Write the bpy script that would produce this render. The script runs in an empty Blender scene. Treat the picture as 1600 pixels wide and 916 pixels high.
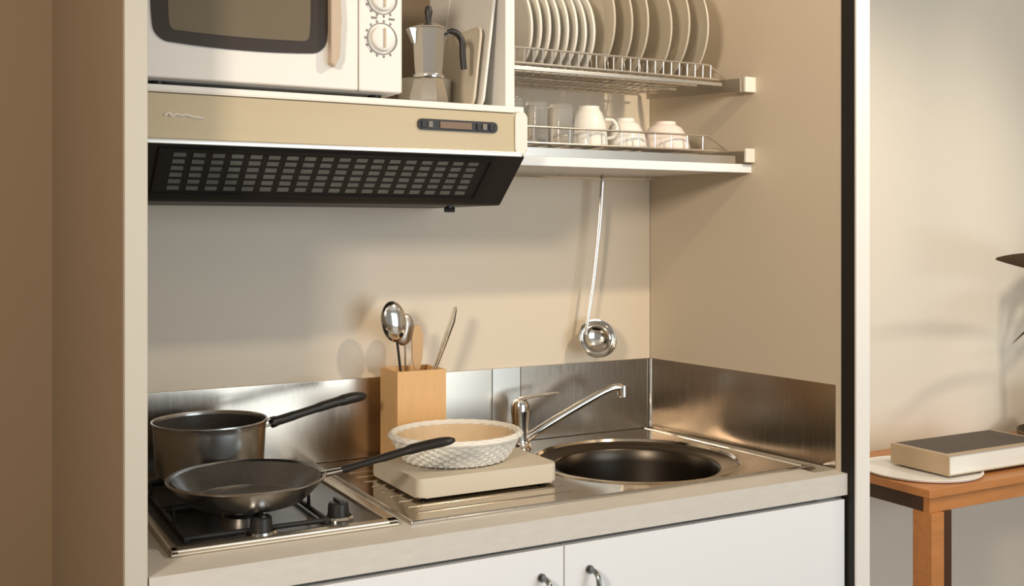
import bpy, bmesh, math, random
from mathutils import Vector, Matrix
random.seed(7)
sc = bpy.context.scene
COL = sc.collection
PI = math.pi

# ------------------------------------------------------------------ camera
cam = bpy.data.cameras.new('camera')
cam_o = bpy.data.objects.new('camera', cam); COL.objects.link(cam_o)
cam.sensor_width = 36.0
cam.lens = 1675.11 / 1600 * 36
cam.shift_y = -98 / 1600
cam.clip_start = 0.02
cam_o.location = (-0.294, -1.669, 1.42)
cam_o.rotation_euler = (PI / 2, 0, -math.asin(0.481))
sc.camera = cam_o

# ------------------------------------------------------------------ light, world, exposure
sc.view_settings.view_transform = 'Standard'
sc.view_settings.look = 'None'
sc.view_settings.gamma = 1
sc.view_settings.exposure = 0.0
sc.view_settings.use_curve_mapping = False
w = bpy.data.worlds.new('world'); sc.world = w; w.use_nodes = True
bg = w.node_tree.nodes['Background']
bg.inputs[0].default_value = (0.80, 0.76, 0.70, 1)
bg.inputs[1].default_value = 0.35

def area(name, loc, target, sx, sy, power, color):
    l = bpy.data.lights.new(name, 'AREA'); l.shape = 'RECTANGLE'; l.size = sx; l.size_y = sy
    l.energy = power; l.color = color
    o = bpy.data.objects.new(name, l); COL.objects.link(o); o.location = loc
    o.rotation_euler = (Vector(target) - Vector(loc)).to_track_quat('-Z', 'Y').to_euler()
    return o
def spot(name, loc, target, power, color, size=0.05, angle=110, blend=.6):
    l = bpy.data.lights.new(name, 'SPOT'); l.energy = power; l.color = color
    l.shadow_soft_size = size; l.spot_size = math.radians(angle); l.spot_blend = blend
    o = bpy.data.objects.new(name, l); COL.objects.link(o); o.location = loc
    o.rotation_euler = (Vector(target) - Vector(loc)).to_track_quat('-Z', 'Y').to_euler()
    return o
spot('ceiling_spot', (1.38, -.72, 2.38), (1.1, .5, 1.2), 46, (1.0, .82, .60), .035)
area('left_fill', (-1.55, -1.9, 2.10), (1.0, .4, 1.1), .35, .35, 46, (1.0, .86, .70))  # unseen lamp, added as soft fill from the left for the right panel
spot('table_wall_fill', (3.2, -1.2, 2.45), (2.2, .6, 1.15), 75, (1.0, .88, .70), .12, 54, .8)  # unseen spot added to brighten the table wall, angled by the leaf shadow
area('window_daylight', (1.9, -3.6, 1.15), (1.1, 0, .9), 2.0, 1.9, 54, (.80, .92, 1.0))

# ------------------------------------------------------------------ materials
def mat(name, col, rough=.5, metal=0.0, spec=.5, noise=0.0, nscale=8.0, stretch=(1, 1, 1), bump=0.0, bscale=60,
        alpha=None, trans=0.0, ior=1.45, coat=0.0, rnoise=0.0):
    m = bpy.data.materials.new(name); m.use_nodes = True
    nt = m.node_tree; b = nt.nodes['Principled BSDF']
    b.inputs['Base Color'].default_value = (*col, 1)
    b.inputs['Roughness'].default_value = rough
    b.inputs['Metallic'].default_value = metal
    b.inputs['Specular IOR Level'].default_value = spec
    b.inputs['IOR'].default_value = ior
    b.inputs['Transmission Weight'].default_value = trans
    b.inputs['Coat Weight'].default_value = coat
    tc = nt.nodes.new('ShaderNodeTexCoord'); mp = nt.nodes.new('ShaderNodeMapping')
    mp.inputs['Scale'].default_value = stretch
    nt.links.new(tc.outputs['Object'], mp.inputs['Vector'])
    nz = nt.nodes.new('ShaderNodeTexNoise'); nz.inputs['Scale'].default_value = nscale; nz.inputs['Detail'].default_value = 4
    nt.links.new(mp.outputs['Vector'], nz.inputs['Vector'])
    if noise > 0:
        mx = nt.nodes.new('ShaderNodeMix'); mx.data_type = 'RGBA'
        a = tuple(max(0, c * (1 - noise)) for c in col); c2 = tuple(min(1, c * (1 + noise)) for c in col)
        mx.inputs[6].default_value = (*a, 1); mx.inputs[7].default_value = (*c2, 1)
        nt.links.new(nz.outputs['Fac'], mx.inputs[0]); nt.links.new(mx.outputs[2], b.inputs['Base Color'])
    if rnoise > 0:
        mr = nt.nodes.new('ShaderNodeMapRange')
        mr.inputs['To Min'].default_value = max(0.02, rough - rnoise); mr.inputs['To Max'].default_value = rough + rnoise
        nt.links.new(nz.outputs['Fac'], mr.inputs['Value']); nt.links.new(mr.outputs['Result'], b.inputs['Roughness'])
    if bump > 0:
        n2 = nt.nodes.new('ShaderNodeTexNoise'); n2.inputs['Scale'].default_value = bscale
        nt.links.new(mp.outputs['Vector'], n2.inputs['Vector'])
        bp = nt.nodes.new('ShaderNodeBump'); bp.inputs['Strength'].default_value = bump; bp.inputs['Distance'].default_value = .002
        nt.links.new(n2.outputs['Fac'], bp.inputs['Height']); nt.links.new(bp.outputs['Normal'], b.inputs['Normal'])
    return m
M = {}
M['wall'] = mat('wall_paint', (.82, .76, .66), .7, noise=.03, nscale=3, bump=.05)
M['wall_left'] = mat('wall_left_shaded', (.27, .195, .12), .7, noise=.03, nscale=3, bump=.05)  # dark tone holds the shade on the wall beside the housing
M['backpanel'] = mat('back_panel_laminate', (.76, .66, .52), .38, noise=.02, nscale=2)
M['sidepanel'] = mat('side_panel_laminate', (.65, .56, .44), .5, noise=.02, nscale=2)
M['brownpanel'] = mat('brown_shaded_laminate', (.29, .215, .14), .55, noise=.03, nscale=2)  # brown laminate, darkened for shade on left panel and cupboard back
M['whitelam'] = mat('white_laminate', (.82, .80, .76), .42, noise=.02, nscale=3)
M['creamlam'] = mat('cream_edge_laminate', (.56, .53, .46), .45, noise=.02, nscale=3)
M['whitedoor'] = mat('white_door_laminate', (.84, .86, .88), .4, noise=.015, nscale=2)
M['counter'] = mat('stone_laminate', (.64, .61, .56), .38, noise=.09, nscale=30, stretch=(1, 3, 3))
M['steel'] = mat('brushed_steel', (.60, .53, .44), .11, metal=1, noise=.05, nscale=14, stretch=(1, 12, 12), rnoise=.03)
M['steelwall'] = mat('brushed_steel_upright', (.52, .46, .39), .24, metal=1, noise=.06, nscale=14, stretch=(14, 14, 1), rnoise=.06)
M['hobframe'] = mat('hob_frame_steel', (.66, .57, .45), .30, metal=.9, noise=.08, nscale=14, stretch=(1, 12, 12))
M['bowl'] = mat('shaded_bowl_steel', (.09, .075, .06), .34, metal=1, noise=.05)  # steel darkened: shade of the unlit bowl is in the colour
M['chrome'] = mat('chrome', (.80, .78, .74), .12, metal=1)
M['satin'] = mat('satin_steel', (.62, .58, .52), .32, metal=1, noise=.05)
M['wire'] = mat('rack_wire', (.78, .74, .68), .28, metal=1)
M['alu'] = mat('cast_aluminium', (.72, .68, .62), .22, metal=1, noise=.05)
M['black'] = mat('black_plastic', (.018, .016, .015), .38)
M['blackmatte'] = mat('black_enamel', (.02, .018, .017), .5)
M['nonstick'] = mat('nonstick_coating', (.075, .068, .06), .25, noise=.2, nscale=120)
M['pansteel'] = mat('pan_outer_metal', (.48, .47, .46), .22, metal=1, noise=.08)
M['potsteel'] = mat('saucepan_outer_metal', (.46, .45, .43), .26, metal=1, noise=.06)
M['hood'] = mat('champagne_hood_metal', (.50, .405, .26), .38, metal=.25, noise=.04, nscale=4, stretch=(1, 8, 8))
M['hoodwhite'] = mat('hood_white_trim', (.80, .77, .70), .4)
M['grille'] = mat('filter_slot_metal', (.20, .21, .195), .5, metal=.4, noise=.2, nscale=25)
M['mwwhite'] = mat('microwave_white', (.84, .82, .78), .32, noise=.01)
M['mwdark'] = mat('microwave_window_frame', (.040, .029, .019), .25)
M['mwglass'] = mat('microwave_window_mesh', (.17, .14, .095), .15, noise=.06, nscale=3)
M['mwhandle'] = mat('microwave_handle_beige', (.55, .44, .33), .35)
M['sliderbrown'] = mat('brown_slider', (.20, .13, .08), .4)
M['print'] = mat('grey_print', (.22, .20, .18), .6)
M['porcelain'] = mat('porcelain', (.84, .81, .74), .16, noise=.015, coat=.3)
M['stoneware'] = mat('cream_stoneware', (.60, .54, .44), .2, noise=.03, coat=.3)
M['pinkporc'] = mat('pinkish_porcelain', (.84, .74, .68), .16, coat=.3)
M['glass'] = mat('clear_glass', (.97, .97, .96), .06, trans=.88, ior=1.25)
M['wood'] = mat('bamboo_block', (.76, .46, .20), .45, noise=.10, nscale=10, stretch=(8, 8, 1))
M['woodspoon'] = mat('light_wood', (.62, .40, .20), .5, noise=.08)
M['table'] = mat('orange_brown_wood', (.50, .21, .07), .38, noise=.22, nscale=9, stretch=(1, 8, 8))
M['tabledark'] = mat('shaded_table_wood', (.06, .025, .012), .5, noise=.2)  # table wood with shade put into its colour
M['board'] = mat('beige_board', (.64, .57, .46), .5, noise=.05, nscale=6, stretch=(1, 6, 6))
M['basket'] = mat('white_woven_cane', (.84, .81, .74), .55, noise=.05, nscale=40)
M['basketin'] = mat('warm_lit_cane', (.66, .50, .32), .6, noise=.12, nscale=40)  # basket inside, warm light put into the tan
M['pages'] = mat('book_pages', (.78, .76, .70), .7, noise=.10, nscale=8, stretch=(1, 1, 60))
M['tanpages'] = mat('tan_book_spine', (.50, .38, .25), .6, noise=.06)
M['cover'] = mat('dark_book_cover', (.055, .038, .028), .5, noise=.5, nscale=9)
M['coveredge'] = mat('book_cover_edge', (.45, .35, .25), .5)
M['whitetray'] = mat('white_tray', (.85, .84, .82), .35)
M['leaf'] = mat('leaf_brownish', (.075, .040, .015), .45, noise=.2, nscale=20)
M['pot'] = mat('clay_pot', (.16, .11, .06), .6, noise=.12)
M['soil'] = mat('soil', (.04, .025, .015), .9, noise=.3, nscale=60)
M['floor'] = mat('floor_wood', (.30, .20, .12), .4, noise=.15, nscale=4, stretch=(1, 8, 1))
M['ceil'] = mat('ceiling_paint', (.80, .78, .74), .8)
M['recess'] = mat('dark_door_channel', (.012, .009, .007), .6)
M['handle'] = mat('grey_metal_handle', (.22, .23, .22), .3, metal=1)

# ------------------------------------------------------------------ helpers
def link(name, bm, m, parent=None, smooth=True, sharp=35):
    """one mesh object from a bmesh in world coordinates, shifted into its parent's frame"""
    me = bpy.data.meshes.new(name)
    bmesh.ops.recalc_face_normals(bm, faces=bm.faces)
    if parent is not None:
        org = world_loc(parent)
        bmesh.ops.translate(bm, verts=bm.verts, vec=-org)
    bm.to_mesh(me); bm.free()
    for mm in (m if isinstance(m, (list, tuple)) else [m]): me.materials.append(mm)
    if smooth:
        for p in me.polygons: p.use_smooth = True
        try: me.set_sharp_from_angle(angle=math.radians(sharp))
        except Exception: pass
    o = bpy.data.objects.new(name, me); COL.objects.link(o)
    if parent is not None: o.parent = parent
    if smooth:
        wn = o.modifiers.new('weighted_normals', 'WEIGHTED_NORMAL'); wn.keep_sharp = True
    return o
def world_loc(o):
    v = Vector((0, 0, 0))
    while o is not None:
        v += o.location; o = o.parent
    return v
def tag(o, label, cat, group=None):
    o['label'] = label; o['category'] = cat
    if group: o['group'] = group
    return o
def thing(name, label, cat, loc, group=None):
    o = bpy.data.objects.new(name, None); COL.objects.link(o); o.location = loc; o.empty_display_size = .05
    return tag(o, label, cat, group)
def struct(name, bm, m, **k):
    o = link(name, bm, m, **k); o['kind'] = 'structure'; return o
def NB(): return bmesh.new()
def box(bm, x0, x1, y0, y1, z0, z1, bev=0.0, seg=2, mi=0):
    r = bmesh.ops.create_cube(bm, size=1)
    vs = r['verts']
    for v in vs:
        v.co = Vector(((x0 + x1) / 2 + v.co.x * (x1 - x0), (y0 + y1) / 2 + v.co.y * (y1 - y0), (z0 + z1) / 2 + v.co.z * (z1 - z0)))
    fs = set(f for v in vs for f in v.link_faces)
    for f in fs: f.material_index = mi
    if bev > 0:
        es = list(set(e for v in vs for e in v.link_edges))
        bmesh.ops.bevel(bm, geom=es, offset=bev, segments=seg, profile=.5, affect='EDGES', clamp_overlap=True)
    return vs
def prism(bm, pts, axis, a, b, mi=0, bev=0.0):
    """extrude a 2-D outline; axis 'x': pts are (y,z), 'y': (x,z), 'z': (x,y)"""
    def mk(p, t):
        return {'x': (t, p[0], p[1]), 'y': (p[0], t, p[1]), 'z': (p[0], p[1], t)}[axis]
    A = [bm.verts.new(mk(p, a)) for p in pts]; B = [bm.verts.new(mk(p, b)) for p in pts]
    n = len(pts); fs = [bm.faces.new(A), bm.faces.new(B[::-1])]
    for i in range(n): fs.append(bm.faces.new((A[i], A[(i + 1) % n], B[(i + 1) % n], B[i])))
    for f in fs: f.material_index = mi
    if bev > 0:
        es = list(fs[0].edges) + list(fs[1].edges)
        bmesh.ops.bevel(bm, geom=es, offset=bev, segments=2, profile=.5, affect='EDGES', clamp_overlap=True)
def rrect(x0, x1, z0, z1, r, n=6, bulge=0.0):
    """rounded rectangle outline with slightly bulging sides"""
    cs = [(x1 - r, z1 - r, 0), (x0 + r, z1 - r, 90), (x0 + r, z0 + r, 180), (x1 - r, z0 + r, 270)]
    pts = []
    for cx, cz, a0 in cs:
        for i in range(n + 1):
            a = math.radians(a0 + 90 * i / n); pts.append((cx + r * math.cos(a), cz + r * math.sin(a)))
    if bulge:
        out = []
        mx, mz = (x0 + x1) / 2, (z0 + z1) / 2; hx, hz = (x1 - x0) / 2, (z1 - z0) / 2
        for i, p in enumerate(pts):
            q = pts[(i + 1) % len(pts)]
            out.append(p)
            if math.hypot(q[0] - p[0], q[1] - p[1]) > r * 1.5:
                for k in range(1, 8): out.append((p[0] + (q[0] - p[0]) * k / 8, p[1] + (q[1] - p[1]) * k / 8))
        pts = []
        for x, z in out:
            u, v = (x - mx) / hx, (z - mz) / hz
            pts.append((x + u * bulge * (1 - v * v), z + v * bulge * (1 - u * u)))
    return pts
def tube(bm, pts, r, n=10, closed=False, mi=0, flat=None):
    """round tube along a path; r a number or one radius per point"""
    P = [Vector(p) for p in pts]; N = len(P)
    R = r if isinstance(r, (list, tuple)) else [r] * N
    rings = []; up = None
    for i in range(N):
        if closed: t = (P[(i + 1) % N] - P[i - 1])
        else: t = P[min(i + 1, N - 1)] - P[max(i - 1, 0)]
        t.normalize()
        if up is None:
            up = Vector((0, 0, 1)) if abs(t.z) < .9 else Vector((1, 0, 0))
        a = t.cross(up)
        if a.length < 1e-5: a = t.cross(Vector((0, 1, 0)))
        a.normalize(); b = a.cross(t).normalized(); up = b
        fl = flat if flat else 1.0
        rings.append([bm.verts.new(P[i] + a * math.cos(2 * PI * k / n) * R[i] + b * math.sin(2 * PI * k / n) * R[i] * fl) for k in range(n)])
    M_ = N if closed else N - 1
    for i in range(M_):
        A, B = rings[i], rings[(i + 1) % N]
        for k in range(n):
            f = bm.faces.new((A[k], A[(k + 1) % n], B[(k + 1) % n], B[k])); f.material_index = mi
    if not closed:
        f = bm.faces.new(rings[0][::-1]); f.material_index = mi
        f = bm.faces.new(rings[-1]); f.material_index = mi
def lathe(bm, prof, c, n=48, mat4=None, mi=0, ex=1.0, ey=1.0):
    """spin (r,z) profile about the vertical through c; a full cross-section outline from axis to axis gives a solid"""
    rings = []
    for r, z in prof:
        if r < 1e-6: rings.append([bm.verts.new((0, 0, z))])
        else: rings.append([bm.verts.new((r * ex * math.cos(2 * PI * k / n), r * ey * math.sin(2 * PI * k / n), z)) for k in range(n)])
    for A, B in zip(rings, rings[1:]):
        for k in range(n):
            k2 = (k + 1) % n
            if len(A) == 1 and len(B) == 1: continue
            if len(A) == 1: f = bm.faces.new((A[0], B[k2], B[k]))
            elif len(B) == 1: f = bm.faces.new((A[k], A[k2], B[0]))
            else: f = bm.faces.new((A[k], A[k2], B[k2], B[k]))
            f.material_index = mi
    vs = [v for R_ in rings for v in R_]
    m = Matrix.Translation(Vector(c)) @ (mat4 if mat4 else Matrix())
    for v in vs: v.co = m @ v.co
    return vs
def smoothpath(pts, n=6):
    P = [Vector(p) for p in pts]; out = []
    for i in range(len(P) - 1):
        p0 = P[max(i - 1, 0)]; p1 = P[i]; p2 = P[i + 1]; p3 = P[min(i + 2, len(P) - 1)]
        for k in range(n):
            t = k / n
            out.append(.5 * ((2 * p1) + (-p0 + p2) * t + (2 * p0 - 5 * p1 + 4 * p2 - p3) * t * t + (-p0 + 3 * p1 - 3 * p2 + p3) * t ** 3))
    out.append(P[-1]); return out
def copy_tree(o, loc, label=None, rot=None):
    r = o.copy(); COL.objects.link(r); r.location = loc
    if rot is not None: r.rotation_euler = rot
    if label: r['label'] = label
    for ch in list(o.children):
        c = ch.copy(); COL.objects.link(c); c.parent = r
        for g in list(ch.children):
            d = g.copy(); COL.objects.link(d); d.parent = c
    return r

BACK = .637
def wall_x(y): return 1.387 + (BACK - y) / (BACK - .02) * .063     # inner face of the slightly splayed right panel

# ------------------------------------------------------------------ room shell
b = NB(); box(b, -3.2, 4.2, BACK + .012, BACK + .10, 0, 2.7); struct('wall_back', b, M['wall'], smooth=False)
b = NB(); box(b, -3.3, 4.3, -4.2, BACK + .10, -.06, 0); struct('floor', b, M['floor'], smooth=False)
b = NB(); box(b, -3.3, 4.3, -4.2, BACK + .10, 2.7, 2.76); struct('ceiling', b, M['ceil'], smooth=False)
b = NB(); box(b, -3.3, -3.2, -4.2, BACK + .10, 0, 2.7); struct('wall_left', b, M['wall_left'], smooth=False)
b = NB(); box(b, 4.2, 4.3, -4.2, BACK + .10, 0, 2.7); struct('wall_right', b, M['wall'], smooth=False)
b = NB(); box(b, -3.2, -.069, BACK - .003, BACK + .011, 0, 2.7); struct('shaded_wall_1', b, M['wall_left'], smooth=False)  # thin sheet over the left wall, its shade put into the colour

# ------------------------------------------------------------------ kitchenette housing
kn = thing('kitchenette_housing', 'tall built-in kitchenette housing with pale front edges framing the niche', 'cabinet', (0, 0, 0))
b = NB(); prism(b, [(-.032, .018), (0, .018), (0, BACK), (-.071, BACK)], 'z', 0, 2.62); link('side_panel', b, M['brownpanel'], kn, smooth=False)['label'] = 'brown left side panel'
b = NB(); box(b, -.033, 0, 0, .0175, 0, 2.62, .0015); link('edge_strip', b, M['creamlam'], kn)['label'] = 'pale left edge strip'
b = NB(); prism(b, [(1.444, .02), (1.475, .02), (1.475, BACK), (1.387, BACK)], 'z', 0, 2.62); link('side_panel', b, M['sidepanel'], kn, smooth=False)['label'] = 'beige right side panel'
b = NB(); box(b, 1.4435, 1.468, -.016, .0195, 0, 2.62); link('door_channel', b, M['recess'], kn, smooth=False)['label'] = 'black vertical door channel'
b = NB(); box(b, 1.445, 1.485, -.0225, -.0165, 0, 2.62, .001); box(b, 1.4695, 1.485, -.0165, .10, 0, 2.62); link('edge_strip', b, M['whitelam'], kn)['label'] = 'white right edge strip'
b = NB(); box(b, 0, 1.386, BACK, BACK + .011, 0, 2.62); link('back_panel', b, M['backpanel'], kn, smooth=False)['label'] = 'smooth cream back panel'
b = NB(); box(b, -.03, 1.47, .03, BACK, 2.60, 2.62); link('top_panel', b, M['whitelam'], kn, smooth=False)

# ------------------------------------------------------------------ base cabinet
bc = thing('base_cabinet', 'white base cabinet under the worktop with two doors', 'cabinet', (.72, .3, 0))
b = NB(); box(b, .004, .022, .045, .60, .10, .85); box(b, 1.365, 1.383, .045, .60, .10, .85); box(b, .022, 1.365, .585, .60, .10, .85)
box(b, .022, 1.365, .045, .585, .10, .118); box(b, .022, 1.365, .045, .063, .80, .85); box(b, .724, .742, .045, .063, .118, .80); box(b, 1.383, 1.436, .030, .045, .10, .85); box(b, .02, 1.365, .08, .6, 0, .0995); link('body', b, M['whitelam'], bc, smooth=False)
for x0, x1, hx in ((.006, .7315, .684), (.7345, 1.438, .787)):
    b = NB(); box(b, x0, x1, .004, .022, .11, .843, .0012); d = link('door', b, M['whitedoor'], bc)
    b = NB()
    tube(b, smoothpath([(hx, .005, .792), (hx, -.012, .793), (hx, -.026, .786), (hx, -.030, .765), (hx, -.031, .73), (hx, -.030, .695), (hx, -.026, .674), (hx, -.012, .667), (hx, .005, .668)], 5), .0048, 10)
    for z in (.792, .668): lathe(b, [(0, -.001), (.008, -.001), (.008, .003), (0, .003)], (hx, .0035, z), 20, Matrix.Rotation(PI / 2, 4, 'X'))
    link('handle', b, M['handle'], d)['label'] = 'grey bow handle'

# ------------------------------------------------------------------ worktop and sink
ct = NB()
CTX1 = 1.442
# worktop with an opening for the bowl cut as a grid-free frame: four slabs round the hole
box(ct, .002, .880, 0, .63, .853, .8985); box(ct, 1.352, 1.385, 0, .63, .853, .8985)
box(ct, .880, 1.352, 0, .088, .853, .8985); box(ct, .880, 1.352, .552, .63, .853, .8985)
box(ct, 1.385, CTX1, 0, .04, .853, .8985)
wt = link('worktop', ct, M['counter'], smooth=False)
tag(wt, 'pale speckled worktop with a thick light front edge across the niche', 'worktop')

sk = thing('sink_unit', 'stainless steel sink top with round bowl in the right half of the worktop', 'sink', (1.1, .3, .8995))
b = NB()
# steel top as a plate with a round hole
cx, cy, R = 1.118, .320, .2250
x0, x1, y0, y1 = .462, 1.382, .078, .632
N = 96
hole = []; outer = []
for k in range(N):
    a = 2 * PI * k / N; dx, dy = math.cos(a), math.sin(a)
    hole.append((cx + R * dx, cy + R * dy))
    t = 1e9
    if dx > 1e-9: t = min(t, (x1 + .055 * max(0, -dy) - cx) / dx)
    if dx < -1e-9: t = min(t, (x0 - cx) / dx)
    if dy > 1e-9: t = min(t, (y1 - cy) / dy)
    if dy < -1e-9: t = min(t, (y0 - cy) / dy)
    outer.append((cx + t * dx, cy + t * dy))
for qx, qy in ((x0, y0), (x1 + .04, y0), (x0, y1), (x1, y1)):
    k = min(range(N), key=lambda i: (outer[i][0] - qx) ** 2 + (outer[i][1] - qy) ** 2); outer[k] = (qx, qy)
zt, zb = .9015, .8990
def ring(pts, z): return [b.verts.new((p[0], p[1], z)) for p in pts]
rings = [ring(outer, zb), ring(outer, zt)]
for rr, z in ((R + .016, zt), (R + .010, zt + .0035), (R + .004, zt + .0030), (R, zt - .003)):
    rings.append(ring([(cx + rr * math.cos(2 * PI * k / N), cy + rr * math.sin(2 * PI * k / N)) for k in range(N)], z))
for A, B_ in zip(rings, rings[1:]):
    for k in range(N): b.faces.new((A[k], A[(k + 1) % N], B_[(k + 1) % N], B_[k]))
link('sink_top', b, M['steel'], sk, sharp=50)
b = NB()
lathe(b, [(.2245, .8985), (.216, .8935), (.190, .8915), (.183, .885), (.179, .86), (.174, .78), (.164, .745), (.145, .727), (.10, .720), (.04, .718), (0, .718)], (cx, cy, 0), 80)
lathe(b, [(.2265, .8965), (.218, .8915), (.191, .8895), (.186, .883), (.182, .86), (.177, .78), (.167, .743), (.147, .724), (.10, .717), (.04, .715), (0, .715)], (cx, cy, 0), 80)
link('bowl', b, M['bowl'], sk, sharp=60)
b = NB(); lathe(b, [(0, .7185), (.038, .7185), (.042, .7205), (.040, .7225), (.030, .7210), (.012, .7205), (.010, .726), (0, .727)], (cx, cy, 0), 40); link('drain', b, M['chrome'], sk)
b = NB()
# raised edge bead along the right and front of the steel top
tube(b, [(x0 + .004, y0 + .004, zt), (x1 + .036, y0 + .004, zt)], .0028, 8)
tube(b, [(x0 + .004, y0 + .004, zt), (x0 + .004, y1 - .004, zt)], .0028, 8)
tube(b, [(x1 - .022, y1 - .01, zt), (x1 + .018, y0 + .014, zt)], .0030, 8)
link('edge_bead', b, M['chrome'], sk)
b = NB()
for i in range(9):
    yy = .14 + i * .045
    tube(b, [(.50, yy, zt - .0006), (.86 - .02 * abs(i - 4) * (.3), yy, zt - .0006)], .0022, 8)
link('drainer_ridges', b, M['steel'], sk)

# splashback (upstand) of steel sheets
sp = thing('steel_splashback', 'low brushed steel splashback along the back and right of the worktop', 'splashback', (.7, .63, .9025))
b = NB(); box(b, .004, .912, BACK - .007, BACK - .0005, .9025, 1.084, .0008); link('back_sheet', b, M['steelwall'], sp)['label'] = 'long steel sheet behind the hob'
b = NB(); box(b, .914, .991, BACK - .007, BACK - .0005, .9025, 1.084, .0008); link('back_sheet', b, M['satin'], sp)['label'] = 'narrow lighter steel sheet'
b = NB(); box(b, .9935, 1.3835, BACK - .007, BACK - .0005, .9025, 1.084, .0008); link('back_sheet', b, M['steelwall'], sp)['label'] = 'steel sheet in the corner behind the tap'
b = NB(); prism(b, [(wall_x(.034) - .001, .034), (wall_x(BACK - .008) - .001, BACK - .008), (wall_x(BACK - .008) - .007, BACK - .008), (wall_x(.034) - .007, .034)], 'z', .9025, 1.084); link('side_sheet', b, M['steelwall'], sp, smooth=False)
b = NB(); tube(b, [(1.3795, BACK - .010, .904), (1.3795, BACK - .010, 1.083)], .003, 8); link('corner_bead', b, M['chrome'], sp)

# tap
tp = thing('mixer_tap', 'chrome single-lever mixer tap with long raised spout beside the sink', 'tap', (.955, .575, .9015))
TX, TY = .957, .572
b = NB()
lathe(b, [(0, .9015), (.027, .9015), (.028, .906), (.024, .911), (.0205, .918), (.020, .965), (.0225, .985), (.0225, 1.000), (.018, 1.012), (.008, 1.017), (0, 1.0175)], (TX, TY, 0), 40)
link('body', b, M['chrome'], tp)
b = NB()
tube(b, smoothpath([(TX + .012, TY - .004, .918), (.998, .558, .938), (1.06, .545, .972), (1.13, .530, 1.008), (1.175, .520, 1.029), (1.203, .514, 1.034), (1.212, .512, 1.030)], 5), [.0105] * 10 + [.0095] * 21, 14)
lathe(b, [(0, .010), (.0115, .010), (.0125, .004), (.0125, -.016), (.010, -.018), (0, -.018)], (1.213, .512, 1.028), 24)
link('spout', b, M['chrome'], tp)
b = NB()
tube(b, smoothpath([(TX - .004, TY, 1.014), (TX + .02, TY - .004, 1.020), (TX + .06, TY - .01, 1.024), (TX + .098, TY - .016, 1.026)], 5), [.013, .013, .012, .012, .011, .010, .010, .009, .009, .008, .008, .008, .008, .007, .007, .006], 12, flat=.45)
link('lever', b, M['chrome'], tp)

# ------------------------------------------------------------------ hob
hb = thing('gas_hob', 'two-burner gas hob with steel frame at the left of the worktop', 'hob', (.245, .31, .8985))
HX0, HX1, HY0, HY1 = .050, .442, .085, .585
b = NB()
box(b, HX0, HX1, HY0, HY1, .8987, .9035, .002)
# raised steel rim
for (a0, a1, c0, c1) in ((HX0, HX1, HY0, HY0 + .020), (HX0, HX1, HY1 - .014, HY1), (HX0, HX0 + .014, HY0, HY1), (HX1 - .022, HX1, HY0, HY1)):
    box(b, a0, a1, c0, c1, .902, .910, .003)
link('frame', b, M['hobframe'], hb)['label'] = 'tan reflecting steel frame'
b = NB(); box(b, HX0 + .016, HX1 - .024, HY0 + .016, HY1 - .016, .9036, .9052, .0005); link('tray', b, M['nonstick'], hb)['label'] = 'dark spill tray'
for bx, by, br in ((.195, .451, .045), (.205, .235, .038)):
    b = NB()
    lathe(b, [(0, .9053), (br, .9053), (br, .915), (br - .006, .918), (0, .918)], (bx, by, 0), 36)
    q = link('burner', b, M['satin'], hb)
    b = NB(); lathe(b, [(0, .9182), (br - .008, .9182), (br - .006, .922), (br - .012, .926), (0, .927)], (bx, by, 0), 36); link('burner_cap', b, M['blackmatte'], q)
for yc in (.235, .451):
    b = NB()
    gx0, gx1, gy0, gy1 = .085, .325, yc - .10, yc + .10
    tube(b, smoothpath([(gx0, gy0, .912), (gx1, gy0, .912)], 2), .0045, 8)
    tube(b, [(gx0, gy1, .912), (gx1, gy1, .912)], .0045, 8); tube(b, [(gx0, gy0, .912), (gx0, gy1, .912)], .0045, 8); tube(b, [(gx1, gy0, .912), (gx1, gy1, .912)], .0045, 8)
    for sx, sy in ((gx0, gy0), (gx1, gy0), (gx0, gy1), (gx1, gy1)): box(b, sx - .005, sx + .005, sy - .005, sy + .005, .9053, .916, .001)
    for (p, q) in (((gx0, yc), (gx0 + .08, yc)), ((gx1, yc), (gx1 - .08, yc)), ((.205, gy0), (.205, gy0 + .06)), ((.205, gy1), (.205, gy1 - .06))):
        tube(b, [(p[0], p[1], .912), (p[0], p[1], .9395), (q[0], q[1], .9395)], .0045, 8)
    link('pan_support', b, M['blackmatte'], hb)
for kx, ky in ((.205, .1215), (.352, .150)):
    b = NB()
    lathe(b, [(0, .9053), (.022, .9053), (.022, .910), (.0195, .913), (.0180, .935), (.015, .938), (0, .938)], (kx, ky, 0), 30)
    box(b, kx - .004, kx + .004, ky - .018, ky + .018, .936, .9425, .0015)
    q = link('knob', b, M['black'], hb)
    b = NB(); lathe(b, [(.0222, .9056), (.0270, .9056), (.0272, .9100), (.0235, .9135), (.0226, .9100)], (kx, ky, 0), 30); link('knob_ring', b, M['chrome'], q)['label'] = 'chrome ring'

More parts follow.
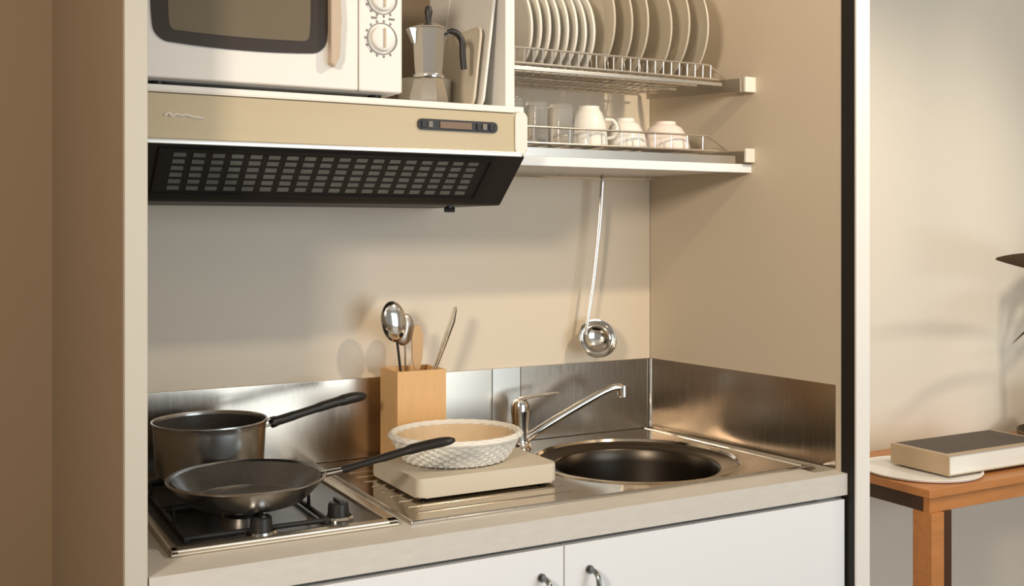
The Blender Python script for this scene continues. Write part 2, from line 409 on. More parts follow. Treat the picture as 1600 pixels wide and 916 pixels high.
# ------------------------------------------------------------------ saucepan and frying pan
def handle(bm, pts, rad, n=12): tube(bm, smoothpath(pts, 5), rad, n, flat=.6)
pt = thing('saucepan', 'deep dark metal saucepan with black handle on the rear burner', 'saucepan', (.196, .451, .9445))
b = NB()
c = (.196, .451, 0)
lathe(b, [(0, .9445), (.090, .9445), (.098, .947), (.1025, .955), (.1065, 1.035), (.1085, 1.045), (.1105, 1.048), (.1100, 1.0505), (.1070, 1.050), (.1045, 1.043), (.1010, .96), (.095, .951), (0, .949)], c, 72)
pb = link('body', b, M['potsteel'], pt)
b = NB(); lathe(b, [(0, .9496), (.0945, .9516), (.1003, .9605), (.1038, 1.0435), (.1032, 1.0435), (.099, .962), (.093, .9535), (0, .9510)], c, 72); link('lining', b, M['nonstick'], pt)['label'] = 'dark non-stick lining'
b = NB()
dv = Vector((.98, .12, 0)).normalized()
p0 = Vector((.196, .451, 1.030)) + dv * .105
for dz in (-.006, .006):
    tube(b, [p0 + Vector((0, 0, dz)), p0 + dv * .034 + Vector((0, 0, dz * .8 + .004))], .0032, 8)
link('bracket', b, M['chrome'], pt)
b = NB()
L = [p0 + dv * d + Vector((0, 0, z)) for d, z in ((.022, .001), (.05, .006), (.10, .016), (.15, .026), (.20, .034), (.236, .036))]
tube(b, smoothpath(L, 5), [.014] * 3 + [.012] * 5 + [.011] * 5 + [.0125] * 5 + [.0145] * 4 + [.0135, .0125, .010, .006], 14, flat=.8)
link('handle', b, M['black'], pt)

fp = thing('frying_pan', 'shallow dark frying pan with black handle on the front burner', 'frying pan', (.203, .202, .9445))
c = (.203, .202, 0)
b = NB()
lathe(b, [(0, .9445), (.088, .9445), (.097, .948), (.114, .962), (.1305, .980), (.1375, .9865), (.1380, .989), (.1360, .9905), (.1290, .986), (.112, .968), (.096, .953), (.088, .9495), (0, .949)], c, 80)
link('body', b, M['pansteel'], fp)
b = NB(); lathe(b, [(0, .9496), (.0878, .9502), (.0955, .9538), (.1115, .9690), (.1280, .9868), (.1272, .9875), (.1105, .9705), (.0948, .9553), (.0870, .9518), (0, .9510)], c, 80); link('lining', b, M['nonstick'], fp)['label'] = 'dark non-stick lining'
b = NB()
dv = (Vector((.558, .118, 0)) - Vector((.203, .202, 0))).normalized()
p0 = Vector((.203, .202, .984)) + dv * .129
prism_pts = [p0, p0 + dv * .03 + Vector((0, 0, .005)), p0 + dv * .05 + Vector((0, 0, .009))]
tube(b, prism_pts, [.013, .010, .008], 12, flat=.5)
link('bracket', b, M['chrome'], fp)
b = NB()
L = [p0 + dv * d + Vector((0, 0, z)) for d, z in ((.036, .006), (.07, .014), (.12, .026), (.17, .038), (.21, .045), (.243, .049))]
tube(b, smoothpath(L, 5), [.010] * 3 + [.009] * 6 + [.0105] * 5 + [.013] * 8 + [.012, .011, .008, .005], 14, flat=.7)
link('handle', b, M['black'], fp)

# ------------------------------------------------------------------ chopping board and basket
bd = thing('chopping_board', 'thick beige chopping board with rounded corners lying on the steel drainer', 'chopping board', (.685, .33, .9042))
b = NB()
prism(b, rrect(.531, .842, .206, .452, .016), 'z', .9070, .9450, bev=.004); link('slab', b, M['board'], bd)
for fx, fy in ((.555, .23), (.818, .23), (.555, .428), (.818, .428)):
    b = NB(); lathe(b, [(0, .9042), (.008, .9042), (.009, .9069), (0, .9069)], (fx, fy, 0), 16); link('foot', b, M['black'], bd)

bk = thing('bread_basket', 'round white woven basket with tan inside standing on the chopping board', 'basket', (.675, .340, .9452))
b = NB(); BX, BY = .675, .340
z0, z1 = .9452, 1.000
# wicker weave: staves plus strands that swerve in and out
NS = 30
def brad(t): return .098 + .030 * t ** .8
rows = 8
for r_i in range(rows):
    t = (r_i + .5) / rows; z = z0 + .003 + (z1 - z0 - .006) * t
    pts = []
    for k in range(NS * 4):
        a = 2 * PI * k / (NS * 4)
        off = .0034 * math.cos(a * NS / 2 * 2 + (PI if r_i % 2 else 0))
        rr = brad(t) + off
        pts.append((BX + rr * 1.03 * math.cos(a), BY + rr * .97 * math.sin(a), z))
    tube(b, pts, .0035, 6, closed=True)
link('weave', b, M['basket'], bk)
b = NB()
for k in range(NS):
    a = 2 * PI * (k + .5) / NS
    pts = [(BX + brad(t) * 1.03 * math.cos(a + .10 * t), BY + brad(t) * .97 * math.sin(a + .10 * t), z0 + .002 + (z1 - z0 - .002) * t) for t in (0, .33, .66, 1)]
    tube(b, pts, .0030, 5)
link('staves', b, M['basket'], bk)
b = NB()
for off, zz in ((0, .0015), (.0035, -.002), (-.0035, -.002)):
    pts = []
    for k in range(120):
        a = 2 * PI * k / 120
        rr = .1295 + off + .0015 * math.cos(a * 30 + off * 600)
        pts.append((BX + rr * 1.03 * math.cos(a), BY + rr * .97 * math.sin(a), z1 + zz))
    tube(b, pts, .0042, 7, closed=True)
link('rim', b, M['basket'], bk)
b = NB(); lathe(b, [(0, .9470), (.092, .9470), (.0955, .952), (.110, .972), (.1215, .996), (.1195, .996), (.108, .974), (.093, .9545), (.088, .951), (0, .950)], (BX, BY, 0), 72, ex=1.03, ey=.97); link('lining', b, M['basketin'], bk)['label'] = 'inner lining with warm light in its tan tone'

# ------------------------------------------------------------------ utensil block
ub = thing('utensil_holder', 'square light wooden holder with kitchen utensils behind the basket', 'utensil holder', (.666, .54, .9))
b = NB()
X0, X1, Y0, Y1, Z0, Z1, T = .607, .724, .490, .590, .9037, 1.112, .009
zb0 = .9037
box(b, X0, X1, Y0, Y0 + T, zb0, Z1, .0012); box(b, X0, X1, Y1 - T, Y1, zb0, Z1, .0012)
box(b, X0, X0 + T, Y0 + T, Y1 - T, zb0, Z1, .0012); box(b, X1 - T, X1, Y0 + T, Y1 - T, zb0, Z1, .0012)
box(b, X0 + T, X1 - T, Y0 + T, Y1 - T, zb0, zb0 + T)
link('box', b, M['wood'], ub)
def oval_head(bm, c, rx, rz, depth, nrm_rot, n=28, slots=False):
    """a shallow spoon bowl facing -Y, rotated by nrm_rot"""
    prof = []
    for i in range(7):
        t = i / 6; prof.append((math.sin(t * PI / 2), -math.cos(t * PI / 2) * depth))
    prof += [(1.0, .0015)] + [(math.sin((6 - i) / 6 * PI / 2) * .96, -math.cos((6 - i) / 6 * PI / 2) * depth * .9 + .0015) for i in range(0, 7)]
    rings = []
    m = Matrix.Translation(Vector(c)) @ nrm_rot @ Matrix.Rotation(-PI / 2, 4, 'X')
    for r, z in prof:
        if r < 1e-5: rings.append([bm.verts.new(m @ Vector((0, 0, z)))])
        else: rings.append([bm.verts.new(m @ Vector((r * rx * math.cos(2 * PI * k / n), r * rz * math.sin(2 * PI * k / n), z))) for k in range(n)])
    for A, B_ in zip(rings, rings[1:]):
        for k in range(n):
            k2 = (k + 1) % n
            if len(A) == 1: bm.faces.new((A[0], B_[k2], B_[k]))
            elif len(B_) == 1: bm.faces.new((A[k], A[k2], B_[0]))
            else: bm.faces.new((A[k], A[k2], B_[k2], B_[k]))
sp1 = thing('serving_spoon', 'shiny metal serving spoon standing in the wooden holder, furthest left', 'spoon', (.650, .535, .915))
b = NB(); oval_head(b, (.617, .535, 1.218), .030, .046, .014, Matrix.Rotation(math.radians(-10), 4, 'Y')); link('bowl', b, M['chrome'], sp1)
b = NB(); tube(b, smoothpath([(.652, .537, .9135), (.643, .537, 1.02), (.632, .536, 1.12), (.625, .536, 1.176)], 4), [.004] * 8 + [.005] * 5, 10, flat=.5); link('handle', b, M['black'], sp1)['label'] = 'dark handle'
sp2 = thing('skimmer', 'metal skimmer with slots leaning right behind the serving spoon', 'skimmer', (.665, .56, .915))
b = NB(); oval_head(b, (.655, .565, 1.196), .024, .036, .008, Matrix.Rotation(math.radians(8), 4, 'Y')); link('head', b, M['satin'], sp2)
b = NB(); tube(b, smoothpath([(.66, .566, .9135), (.658, .566, 1.05), (.657, .566, 1.165)], 4), .0038, 10, flat=.5); link('handle', b, M['satin'], sp2)
sp3 = thing('wooden_spatula', 'flat light wooden spatula between the spoon and the tongs', 'spatula', (.676, .545, .915))
b = NB(); prism(b, [(.671, 1.10), (.681, 1.10), (.690, 1.135), (.692, 1.185), (.684, 1.208), (.670, 1.206), (.664, 1.18), (.665, 1.135)], 'y', .542, .547, bev=.0012)
link('blade', b, M['woodspoon'], sp3)
b = NB(); tube(b, [(.680, .5445, .9135), (.677, .5445, 1.02), (.676, .5445, 1.112)], .0045, 10); link('handle', b, M['woodspoon'], sp3)
sp4 = thing('kitchen_tongs', 'narrow shiny metal tongs leaning to the right in the wooden holder', 'tongs', (.70, .53, .915))
for dy in (0, .012):
    b = NB(); tube(b, [(.690, .520 + dy, .9135), (.708, .520 + dy * 1.0, 1.10), (.735, .522 + dy, 1.16), (.757, .524 + dy, 1.212), (.764, .526 + dy * .7, 1.238), (.765, .528 + dy * .4, 1.246)], [.004, .004, .007, .0085, .006, .003], 10, flat=.35)
    link('arm', b, M['chrome'], sp4)

# ------------------------------------------------------------------ extractor hood
hd = thing('extractor_hood', 'champagne coloured extractor hood with black slotted underside over the hob', 'extractor hood', (.38, .4, 1.472))
HY = .2
b = NB(); prism(b, [(HY, 1.576), (HY + .001, 1.652), (HY + .010, 1.655), (.62, 1.655), (.62, 1.60), (HY + .01, 1.572)], 'x', .0015, .7375); link('front_band', b, M['hood'], hd, smooth=False)
b = NB(); prism(b, rrect(.7376, .765, 1.571, 1.657, .010), 'y', HY - .003, .60, bev=.004); link('end_cap', b, M['hoodwhite'], hd)['label'] = 'pale right end cap'
b = NB(); box(b, .0015, .752, HY - .006, HY + .012, 1.566, 1.5755, .002); link('lower_lip', b, M['satin'], hd)
b = NB(); box(b, .0015, .737, HY - .002, HY + .02, 1.6535, 1.6565, .001); link('upper_trim', b, M['hoodwhite'], hd)
b = NB(); prism(b, [(HY + .004, 1.566), (.305, 1.476), (.312, 1.472), (.632, 1.472), (.632, 1.60), (HY + .012, 1.572)], 'x', .0015, .7615); link('underside', b, M['blackmatte'], hd, smooth=False)['label'] = 'black slanted underside'
# slotted filter on the slanted face
A_ = Vector((0, HY + .004, 1.566)); D_ = Vector((0, .305 - HY - .004, 1.476 - 1.566)); Ln = D_.length; D_.normalize()
Nn = Vector((0, D_.z, -D_.y)).normalized()
if Nn.y > 0: Nn = -Nn
b = NB()
def slant_box(bm, x0, x1, s0, s1, h0, h1):
    vs = []
    for x in (x0, x1):
        for s, h in ((s0, h0), (s1, h0), (s1, h1), (s0, h1)):
            p = A_ + D_ * s + Nn * h; vs.append(bm.verts.new((x, p.y, p.z)))
    a, c_ = vs[:4], vs[4:]
    bm.faces.new(a); bm.faces.new(c_[::-1])
    for i in range(4): bm.faces.new((a[i], a[(i + 1) % 4], c_[(i + 1) % 4], c_[i]))
cols, rws = 18, 6
for i in range(cols):
    for j in range(rws):
        xx = .078 + i * (.675 - .078) / cols; ss = .018 + j * .0165
        slant_box(b, xx + .003, xx + .024, ss, ss + .0085, .0003, .0022)
link('filter_slots', b, M['grille'], hd, smooth=False)['label'] = 'rows of grey filter slots'
b = NB()
slant_box(b, .060, .690, .006, .011, .0003, .005); slant_box(b, .060, .690, .118, .123, .0003, .005)
slant_box(b, .055, .060, .006, .123, .0003, .005); slant_box(b, .690, .695, .006, .123, .0003, .005)
link('filter_frame', b, M['black'], hd, smooth=False)
b = NB(); tube(b, [(.66, .36, 1.4635), (.68, .36, 1.4635)], .006, 10); box(b, .666, .674, .355, .365, 1.465, 1.4725); link('filter_latch', b, M['black'], hd)
b = NB(); prism(b, rrect(.527, .697, 1.6115, 1.6325, .008), 'y', HY - .0035, HY + .0002, bev=.0008); cp = link('control_slot', b, M['black'], hd)
b = NB(); box(b, .572, .640, HY - .0055, HY - .0036, 1.6155, 1.6285, .0006); link('slider', b, M['sliderbrown'], cp)['label'] = 'brownish slider plate'
for kx in (.538, .552, .655, .668, .683):
    b = NB(); box(b, kx - .0045, kx + .0045, HY - .0065, HY - .0036, 1.6160, 1.6280, .0008); link('button', b, M['print'] if kx in (.552, .668) else M['black'], cp)
b = NB()
tube(b, smoothpath([(.062, HY - .0004, 1.6150), (.070, HY - .0004, 1.6190), (.073, HY - .0004, 1.6140), (.082, HY - .0004, 1.6170), (.090, HY - .0004, 1.6150), (.098, HY - .0004, 1.6165), (.108, HY - .0004, 1.6140), (.128, HY - .0004, 1.6120)], 4), .0017, 6)
link('script_mark', b, M['hoodwhite'], hd)['label'] = 'small pale script mark'

# ------------------------------------------------------------------ open wall cupboard above
cb = thing('wall_cupboard', 'open white wall cupboard above the hood divided by an upright board', 'cupboard', (.4, .45, 1.658))
b = NB(); box(b, .0015, .765, HY + .012, .632, 1.6575, 1.6680, .001); link('bottom_board', b, M['whitelam'], cb)
b = NB(); box(b, .7435, .765, .250, .632, 1.6685, 2.58, .0012); link('divider', b, M['whitelam'], cb)['label'] = 'upright white divider board'
b = NB(); box(b, .0015, .743, .6200, .632, 1.6685, 2.58); link('back_board', b, M['brownpanel'], cb, smooth=False)  # brown tone stands in for shade inside the cupboard

# microwave
mw = thing('microwave_oven', 'white microwave oven with dark rounded window on top of the hood', 'microwave', (.26, .36, 1.6685))
b = NB(); box(b, .026, .494, .224, .53, 1.6765, 1.932, .006, 3); link('body', b, M['mwwhite'], mw)
for fx, fy in ((.06, .25), (.46, .25), (.06, .50), (.46, .50)):
    b = NB(); lathe(b, [(0, 1.6683), (.012, 1.6683), (.013, 1.6765), (0, 1.6765)], (fx, fy, 0), 20); link('foot', b, M['black'], mw)
b = NB(); box(b, .022, .4085, .2000, .2235, 1.6775, 1.930, .004, 3); dr = link('door', b, M['mwwhite'], mw)
b = NB(); prism(b, rrect(.046, .343, 1.741, 1.905, .022, bulge=.007), 'y', .1972, .2002, bev=.0008); link('window_frame', b, M['mwdark'], dr)['label'] = 'dark brown window surround'
b = NB(); prism(b, rrect(.070, .313, 1.760, 1.886, .010, bulge=.003), 'y', .1962, .1974, bev=.0003); link('window_pane', b, M['mwglass'], dr)
b = NB(); prism(b, [(.349, 1.722), (.357, 1.716), (.366, 1.735), (.369, 1.80), (.366, 1.87), (.357, 1.892), (.349, 1.886)], 'y', .180, .201, bev=.002); link('handle', b, M['mwhandle'], dr)['label'] = 'beige upright handle'
b = NB(); box(b, .4105, .4960, .2000, .2235, 1.6775, 1.930, .004, 3); pn = link('control_panel', b, M['mwwhite'], mw)
for dz in (1.777, 1.852):
    b = NB(); lathe(b, [(0, 0), (.0235, 0), (.0225, .010), (.018, .0125), (0, .013)], (.455, .1998, dz), 40, Matrix.Rotation(PI / 2, 4, 'X'))
    kn_ = link('dial', b, M['mwwhite'], pn)
    b = NB(); box(b, .4530, .4570, .1845, .1872, dz - .018, dz + .018, .001); link('pointer', b, M['mwhandle'], kn_)['label'] = 'brown pointer bar'
    b = NB()
    pts = [(.455 + .0290 * math.cos(a), .1996, dz + .0290 * math.sin(a)) for a in [2 * PI * k / 48 for k in range(48)]]
    tube(b, pts, .0011, 5, closed=True)
    for k in range(11):
        a = math.radians(-60 - k * 24); p = Vector((.455 + .0330 * math.cos(a), .1996, dz + .0330 * math.sin(a)))
        box(b, p.x - .0018, p.x + .0018, .1992, .2001, p.z - .0022, p.z + .0022)
    link('dial_scale', b, M['print'], pn)
for xx in (.433, .468):
    b = NB(); box(b, xx, xx + .012, .1993, .2001, 1.8130, 1.8170); link('printed_mark', b, M['print'], pn, smooth=False)

# moka pot
mk = thing('moka_pot', 'faceted aluminium moka pot with black handle beside the microwave', 'coffee pot', (.588, .285, 1.6682))
MXc, MYc = .588, .285
b = NB(); lathe(b, [(0, 1.6682), (.040, 1.6682), (.0415, 1.672), (.0405, 1.684), (.031, 1.716), (.029, 1.722), (0, 1.722)], (MXc, MYc, 0), 8); link('boiler', b, M['alu'], mk, sharp=20)
b = NB(); lathe(b, [(0, 1.7225), (.0315, 1.7225), (.0325, 1.726), (.0315, 1.7295), (0, 1.7295)], (MXc, MYc, 0), 36); link('collar', b, M['chrome'], mk)
b = NB(); lathe(b, [(0, 1.730), (.0285, 1.730), (.0300, 1.745), (.0340, 1.818), (.0345, 1.820), (0, 1.820)], (MXc, MYc, 0), 8)
prism(b, [(-.006, 1.79), (.006, 1.79), (.010, 1.819), (-.010, 1.819)], 'x', 0, .001)
for v in list(b.verts)[-8:]: v.co = Vector((MXc - .031 - (v.co.x > .0005) * .014 * (1 if v.co.z > 1.80 else .15), MYc + v.co.y, v.co.z))
link('upper_chamber', b, M['alu'], mk, sharp=20)
b = NB(); lathe(b, [(0, 1.8205), (.0360, 1.8205), (.0355, 1.823), (.020, 1.831), (.006, 1.834), (0, 1.834)], (MXc, MYc, 0), 8); ld = link('lid', b, M['alu'], mk, sharp=20)
b = NB(); lathe(b, [(0, 1.8335), (.005, 1.8335), (.006, 1.842), (.0085, 1.856), (.006, 1.866), (0, 1.868)], (MXc, MYc, 0), 20); link('lid_knob', b, M['black'], ld)['label'] = 'black lid knob'
b = NB(); tube(b, smoothpath([(MXc + .030, MYc - .004, 1.812), (MXc + .044, MYc - .006, 1.820), (MXc + .060, MYc - .008, 1.816), (MXc + .070, MYc - .010, 1.800), (MXc + .071, MYc - .010, 1.775), (MXc + .074, MYc - .010, 1.745)], 5), [.004] * 6 + [.0065] * 20, 12); link('handle', b, M['black'], mk)
b = NB(); lathe(b, [(0, 0), (.0055, 0), (.0055, .006), (0, .006)], (MXc + .034, MYc - .004, 1.816), 14); link('hinge', b, M['chrome'], mk)

# boards and trays leaning against the divider
def leaner(name, label, xb, xt, y0, y1, h, th, m):
    o = thing(name, label, 'tray' if 'tray' in name else 'board', ((xb), (y0 + y1) / 2, 1.6682), 'boards leaning on the divider')
    b = NB()
    prism(b, rrect(y0, y1, 1.6700, 1.6700 + h, .02), 'x', xb, xb + th, bev=.0012)
    for v in b.verts: v.co.x += (xt - xb) * (v.co.z - 1.670) / .21
    link('panel', b, m, o); 
    b = NB()
    tube(b, [(xb + th / 2 + (xt - xb) * (z - 1.67) / .21, y, z) for y, z in rrect(y0 + .003, y1 - .003, 1.6730, 1.667 + h, .02)], th * .62 + .001, 8, closed=True)
    link('rim', b, M['whitelam'] if m is M['whitelam'] else m, o)
    return o
leaner('serving_tray', 'tall thin white tray leaning on the divider behind the moka pot', .703, .729, .275, .50, .30, .004, M['whitelam'])
leaner('chopping_board', 'thin tan board leaning beside the white tray in the cupboard', .687, .711, .285, .46, .17, .004, M['board'])
b = NB(); lathe(b, [(0, 0), (.052, 0), (.056, .004), (.0575, .05), (.0585, .07), (.0555, .07), (.0535, .007), (0, .005)], (.640, .42, 1.6682), 40)
tag(link('mixing_bowl', b, M['stoneware']), 'cream bowl standing behind the moka pot in the cupboard', 'bowl')

# ------------------------------------------------------------------ shelf and dish racks on the right
sh = thing('rack_shelf', 'thin white shelf with bright front edge under the dish racks', 'shelf', (1.08, .45, 1.556))
b = NB(); prism(b, [(.7665, .290), (wall_x(.290) - .001, .290), (wall_x(.634) - .001, .634), (.7665, .634)], 'z', 1.5605, 1.574); link('board', b, M['whitelam'], sh, smooth=False)
b = NB(); box(b, .7665, wall_x(.282) - .002, .2795, .2895, 1.5555, 1.5757, .002); link('front_edge', b, M['whitedoor'], sh)
b = NB(); tube(b, [(.80, .585, 1.552), (1.36, .585, 1.552)], .004, 8)
for x in (.82, 1.08, 1.34): box(b, x - .003, x + .003, .582, .588, 1.552, 1.5604)
link('hook_rail', b, M['chrome'], sh)

def rack(name, label, z, yf, yb, wires, hfront, loopstep, xr, rail=True):
    o = thing(name, label, 'dish rack', (1.08, .45, z))
    wr = .0019
    b = NB()
    for yy in (yf, yb): tube(b, [(.770, yy, z), (xr, yy, z)], .0030, 8)
    for yy in (yf + .08, yf + .16, yf + .24): tube(b, [(.770, yy, z - .004), (xr, yy, z - .004)], .0026, 8)
    tube(b, [(.770, yf, z + hfront), (xr - .03, yf, z + hfront), (xr + .035, yf + .01, z + .004)] , .0025, 8)
    tube(b, [(.770, yb, z + hfront), (xr, yb, z + hfront)], .0025, 8)
    link('long_wires', b, M['wire'], o)
    b = NB()
    n = int((xr - .785) / loopstep)
    for i in range(n + 1):
        x = .785 + i * loopstep
        tube(b, [(x, yf, z + hfront), (x, yf, z), (x, yb, z), (x, yb, z + hfront)], wr, 6)
        if wires:
            for yy in (yf + .10, yf + .20):
                tube(b, smoothpath([(x, yy - .012, z), (x, yy - .010, z + .035), (x, yy, z + .045), (x, yy + .010, z + .035), (x, yy + .012, z)], 3), wr, 6)
    link('cross_wires', b, M['wire'], o)
    return o
r1 = rack('plate_rack', 'upper chrome wire rack holding upright plates', 1.7700, .285, .600, True, .032, .0225, 1.325)
b = NB(); prism(b, [(.276, 1.745), (.60, 1.760), (.60, 1.790), (.276, 1.776)], 'x', 0, .010)
for v in b.verts: v.co.x += wall_x(v.co.y) - .0425
link('end_bracket', b, M['satin'], r1, smooth=False)['label'] = 'steel end bracket'
b = NB(); box(b, wall_x(.27) - .034, wall_x(.27) - .002, .266, .2745, 1.744, 1.780, .002); link('bracket_cap', b, M['hoodwhite'], r1)
b = NB(); box(b, .770, 1.335, .2830, .290, 1.7555, 1.7635, .001); link('drip_tray_edge', b, M['satin'], r1)
r2 = rack('cup_rack', 'lower chrome wire rack with cups and glasses above the white shelf', 1.6040, .285, .600, False, .034, .0450, 1.325)
b = NB(); box(b, .770, 1.375, .284, .615, 1.5762, 1.5785); box(b, .770, 1.375, .284, .287, 1.5785, 1.5945); box(b, .770, 1.375, .612, .615, 1.5785, 1.5945); link('drip_tray', b, M['satin'], r2, smooth=False)['label'] = 'grey metal drip tray'
b = NB(); prism(b, [(.276, 1.580), (.60, 1.580), (.60, 1.612), (.276, 1.606)], 'x', 0, .008)
for v in b.verts: v.co.x += wall_x(v.co.y) - .0315
link('end_bracket', b, M['satin'], r2, smooth=False)['label'] = 'steel end bracket'
b = NB(); box(b, wall_x(.27) - .032, wall_x(.27) - .004, .2665, .2745, 1.579, 1.612, .002); link('bracket_cap', b, M['hoodwhite'], r2)

# plates: lathe with axis along x, concave side towards the left
def plate_mesh(r, m, name):
    b = NB()
    prof = [(0, 0), (r * .55, 0), (r * .62, .003), (r * .80, .009), (r * .985, .0145), (r * 1.005, .0175), (r * .995, .0205), (r * .975, .0205), (r * .79, .0150), (r * .60, .0080), (r * .54, .0060), (0, .0060)]
    lathe(b, prof, (0, 0, 0), 64, Matrix.Rotation(-PI / 2, 4, 'Y'))
    return link(name, b, m)
small = [.850, .8725, .895, .9175, .940, .9625, .985, 1.0075]
large = [1.052, 1.098, 1.142, 1.206, 1.258, 1.312]
order_s = ['leftmost', 'second from left', 'third from left', 'fourth from left', 'fifth from left', 'sixth from left', 'seventh from left', 'rightmost']
pl0 = plate_mesh(.098, M['porcelain'], 'side_plate')
for i, x in enumerate(small):
    o = pl0 if i == 0 else pl0.copy()
    if i: COL.objects.link(o)
    o.location = (x, .395, 1.7725 + .098); o.rotation_euler = (0, math.radians(-7 + (i % 3)), 0)
    tag(o, 'small white plate upright in the upper rack, %s of the eight small plates' % order_s[i], 'plate', 'small plates in the upper rack')
lab_l = ['large grey-white plate upright beside the small plates, leftmost of the large ones', 'large white plate upright, second large plate from the left',
         'large white plate upright, third large plate from the left', 'large white plate upright, fourth large plate from the left',
         'large cream plate upright, fifth large plate from the left', 'large cream plate at the right end of the upper rack']
pl1 = plate_mesh(.132, M['stoneware'], 'dinner_plate')
for i, x in enumerate(large):
    o = pl1 if i == 0 else pl1.copy()
    if i: COL.objects.link(o)
    o.location = (x, .415, 1.7725 + .132); o.rotation_euler = (0, math.radians((-6, -7, -5, -7, -3, -4)[i]), 0)
    tag(o, lab_l[i], 'plate', 'large plates in the upper rack')

# cups, bowls and glasses upside down in the lower rack
ZR = 1.6062
cu = thing('coffee_cup', 'tall white cup upside down between the glasses and the round bowls', 'cup', (1.000, .335, ZR))
b = NB(); lathe(b, [(.041, 0), (.0425, 0), (.042, .010), (.039, .045), (.031, .072), (.024, .082), (.024, .088), (.021, .088), (.021, .083), (0, .082), (0, .079), (.022, .078), (.036, .045), (.0385, .010)], (1.0, .335, ZR), 40)
b.faces.ensure_lookup_table(); link('body', b, M['porcelain'], cu)
b = NB(); tube(b, smoothpath([(1.034, .322, ZR + .060), (1.052, .315, ZR + .058), (1.060, .312, ZR + .040), (1.052, .315, ZR + .022), (1.038, .320, ZR + .018)], 4), .0038, 8); link('handle', b, M['porcelain'], cu)
def bowl(x, y, r, h, label, m):
    b = NB(); lathe(b, [(r, 0), (r * .985, .012), (r * .90, h * .45), (r * .68, h * .78), (r * .45, h * .90), (r * .43, h), (r * .37, h), (r * .36, h * .92), (0, h * .90), (0, h * .84), (r * .42, h * .84), (r * .64, h * .72), (r * .85, h * .42), (r * .94, .010), (r * .96, 0), (r, 0)], (0, 0, 0), 44)
    o = link('bowl', b, m); o.location = (x, y, ZR); tag(o, label, 'bowl', 'upturned bowls in the lower rack'); return o
bowl(1.108, .350, .050, .068, 'round white bowl upside down in the middle of the lower rack', M['porcelain'])
bowl(1.222, .352, .058, .066, 'wide pinkish-white bowl upside down at the right of the lower rack', M['pinkporc'])
def glass(x, y, r, h, label):
    b = NB(); lathe(b, [(r, 0), (r * .90, h - .004), (r * .86, h), (0, h), (0, h - .007), (r * .82, h - .008), (r * .955, 0), (r, 0)], (0, 0, 0), 36)
    o = link('drinking_glass', b, M['glass']); o.location = (x, y, ZR); tag(o, label, 'glass', 'glasses in the lower rack'); return o
glass(.812, .345, .024, .098, 'clear tumbler upside down, leftmost in the lower rack')
glass(.872, .345, .026, .092, 'clear tumbler upside down, second from the left in the lower rack')
glass(.935, .350, .030, .090, 'wide clear tumbler upside down next to the tall white cup')
glass(.905, .46, .030, .090, 'clear tumbler upside down, behind the front row of glasses')

# ladle
la = thing('soup_ladle', 'long steel soup ladle hanging under the shelf in front of the cream wall', 'ladle', (1.168, .575, 1.10))
b = NB()
tube(b, smoothpath([(1.198, .592, 1.553), (1.200, .583, 1.5575), (1.199, .577, 1.549), (1.198, .580, 1.535), (1.192, .582, 1.44), (1.175, .582, 1.30), (1.158, .583, 1.20), (1.152, .586, 1.160)], 5), [.0035] * 14 + [.0055] * 8 + [.0045] * 14, 10, flat=.6)
link('handle', b, M['satin'], la)
b = NB()
prof = []
Rl = .049
for i in range(10): a = i / 9 * PI / 2; prof.append((Rl * math.sin(a), -Rl * .82 * math.cos(a)))
prof += [(Rl * 1.03, .001)] + [((Rl - .0018) * math.sin((9 - i) / 9 * PI / 2), -(Rl * .82 - .0018) * math.cos((9 - i) / 9 * PI / 2)) for i in range(10)]
rot = Matrix.Rotation(math.radians(-28), 4, 'Y') @ Matrix.Rotation(math.radians(62), 4, 'X')
lathe(b, prof, (1.181, .575, 1.150), 44, rot)
link('bowl', b, M['chrome'], la)

# ------------------------------------------------------------------ side table with book, tray, plant
tb = thing('side_table', 'orange-brown wooden side table standing against the wall at the right', 'table', (2.45, .4, 0))
TX0, TX1, TY0, TY1 = 1.942, 3.15, .205, .625
b = NB(); box(b, TX0, TX1, TY0, TY1, .738, .760, .002); link('tabletop', b, M['table'], tb)
b = NB(); box(b, TX0 + .012, TX1 - .012, TY0 + .010, TY0 + .030, .698, .7378, .001); link('apron', b, M['table'], tb)
b = NB(); box(b, TX0 + .012, TX0 + .030, TY0 + .031, TY1 - .012, .698, .7378, .001); link('apron', b, M['tabledark'], tb)['label'] = 'dark side rail'
for lx, ly in ((TX0 + .010, TY0 + .002), (TX1 - .06, TY0 + .002), (TX0 + .010, TY1 - .07), (TX1 - .06, TY1 - .07)):
    b = NB(); box(b, lx, lx + .047, ly, ly + .060, 0, .6978, .0015); link('leg', b, M['table'], tb)
b = NB(); box(b, TX0 + .0575, TX0 + .090, TY0 + .006, TY0 + .03, 0, .6978, .001); link('shaded_upright', b, M['tabledark'], tb)['label'] = 'inner upright beside the leg with shade in its dark colour'  # inner leg in shadow, built as a post with painted shade

b = NB(); lathe(b, [(0, .7602), (.150, .7602), (.157, .763), (.160, .768), (.157, .769), (.150, .7645), (0, .7640)], (2.105, .372, 0), 72)
tag(link('round_tray', b, M['whitetray']), 'flat round white tray under the book on the side table', 'tray')

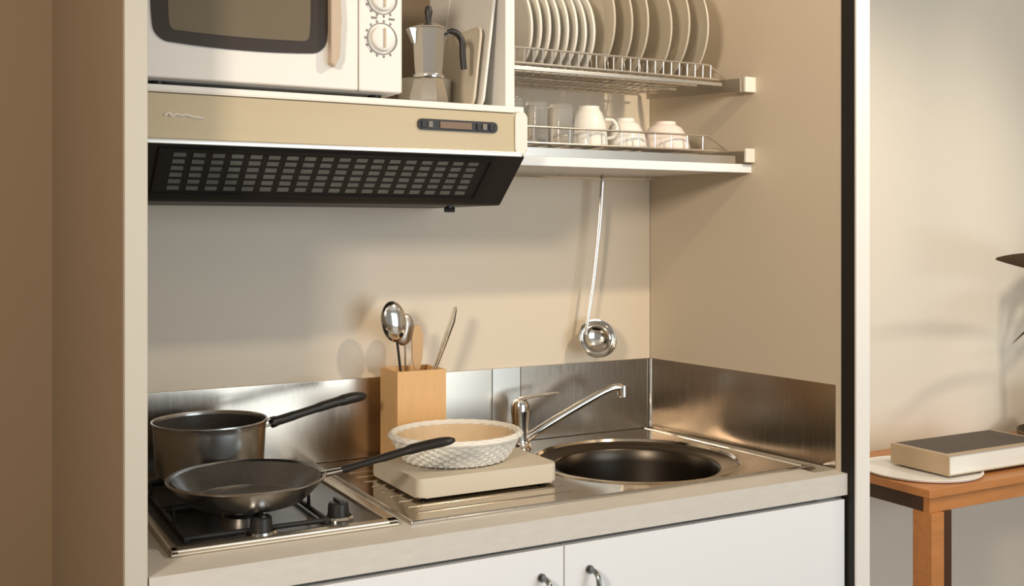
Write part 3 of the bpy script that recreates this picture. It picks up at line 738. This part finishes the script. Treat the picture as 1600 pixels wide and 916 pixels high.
bo = thing('book', 'thick large book with dark picture cover lying on the side table', 'book', (2.28, .36, .7695))
BXa, BXb, BYa, BYb = 2.078, 2.50, .256, .452
b = NB(); box(b, BXa + .004, BXb, BYa + .003, BYb - .003, .7725, .8215); bpg = link('pages', b, M['pages'], bo, smooth=False)
b = NB(); box(b, BXa, BXa + .0038, BYa, BYb, .7695, .8245, .001); link('spine', b, M['tanpages'], bo)['label'] = 'tan spine'
b = NB(); box(b, BXa + .0038, BXb + .004, BYa, BYb, .8216, .8245, .0008); link('cover', b, M['coveredge'], bo)
b = NB(); box(b, BXa + .0038, BXb + .004, BYa, BYb, .7695, .7724, .0008); link('cover', b, M['coveredge'], bo)
b = NB(); box(b, BXa + .018, BXb - .01, BYa + .022, BYb - .004, .8246, .8250); link('cover_picture', b, M['cover'], bo, smooth=False)['label'] = 'dark cover picture'

pp = thing('potted_plant', 'plant with long narrow brown-green leaves standing on the side table', 'plant', (2.87, .40, .7602))
PX, PY = 2.87, .40
b = NB(); lathe(b, [(0, .7602), (.17, .7602), (.185, .764), (.190, .790), (.186, .791), (.180, .768), (0, .766)], (PX, PY, 0), 48); link('saucer', b, M['pot'], pp)
b = NB(); lathe(b, [(0, .7665), (.070, .7665), (.078, .775), (.100, .90), (.104, .905), (.104, .93), (.097, .93), (.093, .905), (0, .900)], (PX, PY, 0), 48); link('pot', b, M['pot'], pp)
b = NB(); lathe(b, [(0, .901), (.0925, .9055), (.0935, .912), (.05, .917), (0, .919)], (PX, PY, 0), 32); link('soil', b, M['soil'], pp)
b = NB(); tube(b, smoothpath([(PX, PY, .915), (PX + .01, PY, 1.05), (PX - .005, PY - .01, 1.22), (PX, PY - .01, 1.38)], 5), [.010] * 8 + [.007] * 8, 10); link('stem', b, M['pot'], pp)
def leaf(base, tip, sag, wdt):
    b = NB(); base = Vector(base); tip = Vector(tip); n = 14
    d = tip - base; side = (d.cross(Vector((0, 0, 1))).normalized() * .6 + Vector((0, 0, -.8))).normalized()
    rows_ = []
    for i in range(n + 1):
        t = i / n; c_ = base.lerp(tip, t) + Vector((0, 0, sag * math.sin(PI * t)))
        wd = wdt * max(.04, math.sin(PI * min(1, t * .92 + .06)) ** .8)
        fold = Vector((0, 0, wd * .35))
        rows_.append([c_ - side * wd + fold, c_, c_ + side * wd + fold])
    top = [[b.verts.new(p) for p in r] for r in rows_]; bot = [[b.verts.new(p - Vector((0, 0, .0012))) for p in r] for r in rows_]
    for i in range(n):
        for k in range(2):
            b.faces.new((top[i][k], top[i][k + 1], top[i + 1][k + 1], top[i + 1][k])); b.faces.new((bot[i][k + 1], bot[i][k], bot[i + 1][k], bot[i + 1][k + 1]))
        b.faces.new((top[i][0], top[i + 1][0], bot[i + 1][0], bot[i][0])); b.faces.new((top[i][2], bot[i][2], bot[i + 1][2], top[i + 1][2]))
    b.faces.new((top[0][0], bot[0][0], bot[0][1], top[0][1])); b.faces.new((top[0][1], bot[0][1], bot[0][2], top[0][2]))
    b.faces.new((top[n][1], bot[n][1], bot[n][0], top[n][0])); b.faces.new((top[n][2], bot[n][2], bot[n][1], top[n][1]))
    return link('leaf', b, M['leaf'], pp)
leaf((PX, PY - .01, 1.26), (2.350, .32, 1.340), .012, .030)
leaf((PX, PY - .01, 1.14), (2.425, .32, 1.100), .04, .030)
for k in range(12):
    a = 2 * PI * k / 12 + .3; z = 1.15 + .02 * k
    if math.cos(a) < .15: continue
    leaf((PX, PY - .01, z), (PX + .30 * math.cos(a), PY + .16 * math.sin(a) - .02, z + .02 + .05 * math.sin(k)), .06, .02)
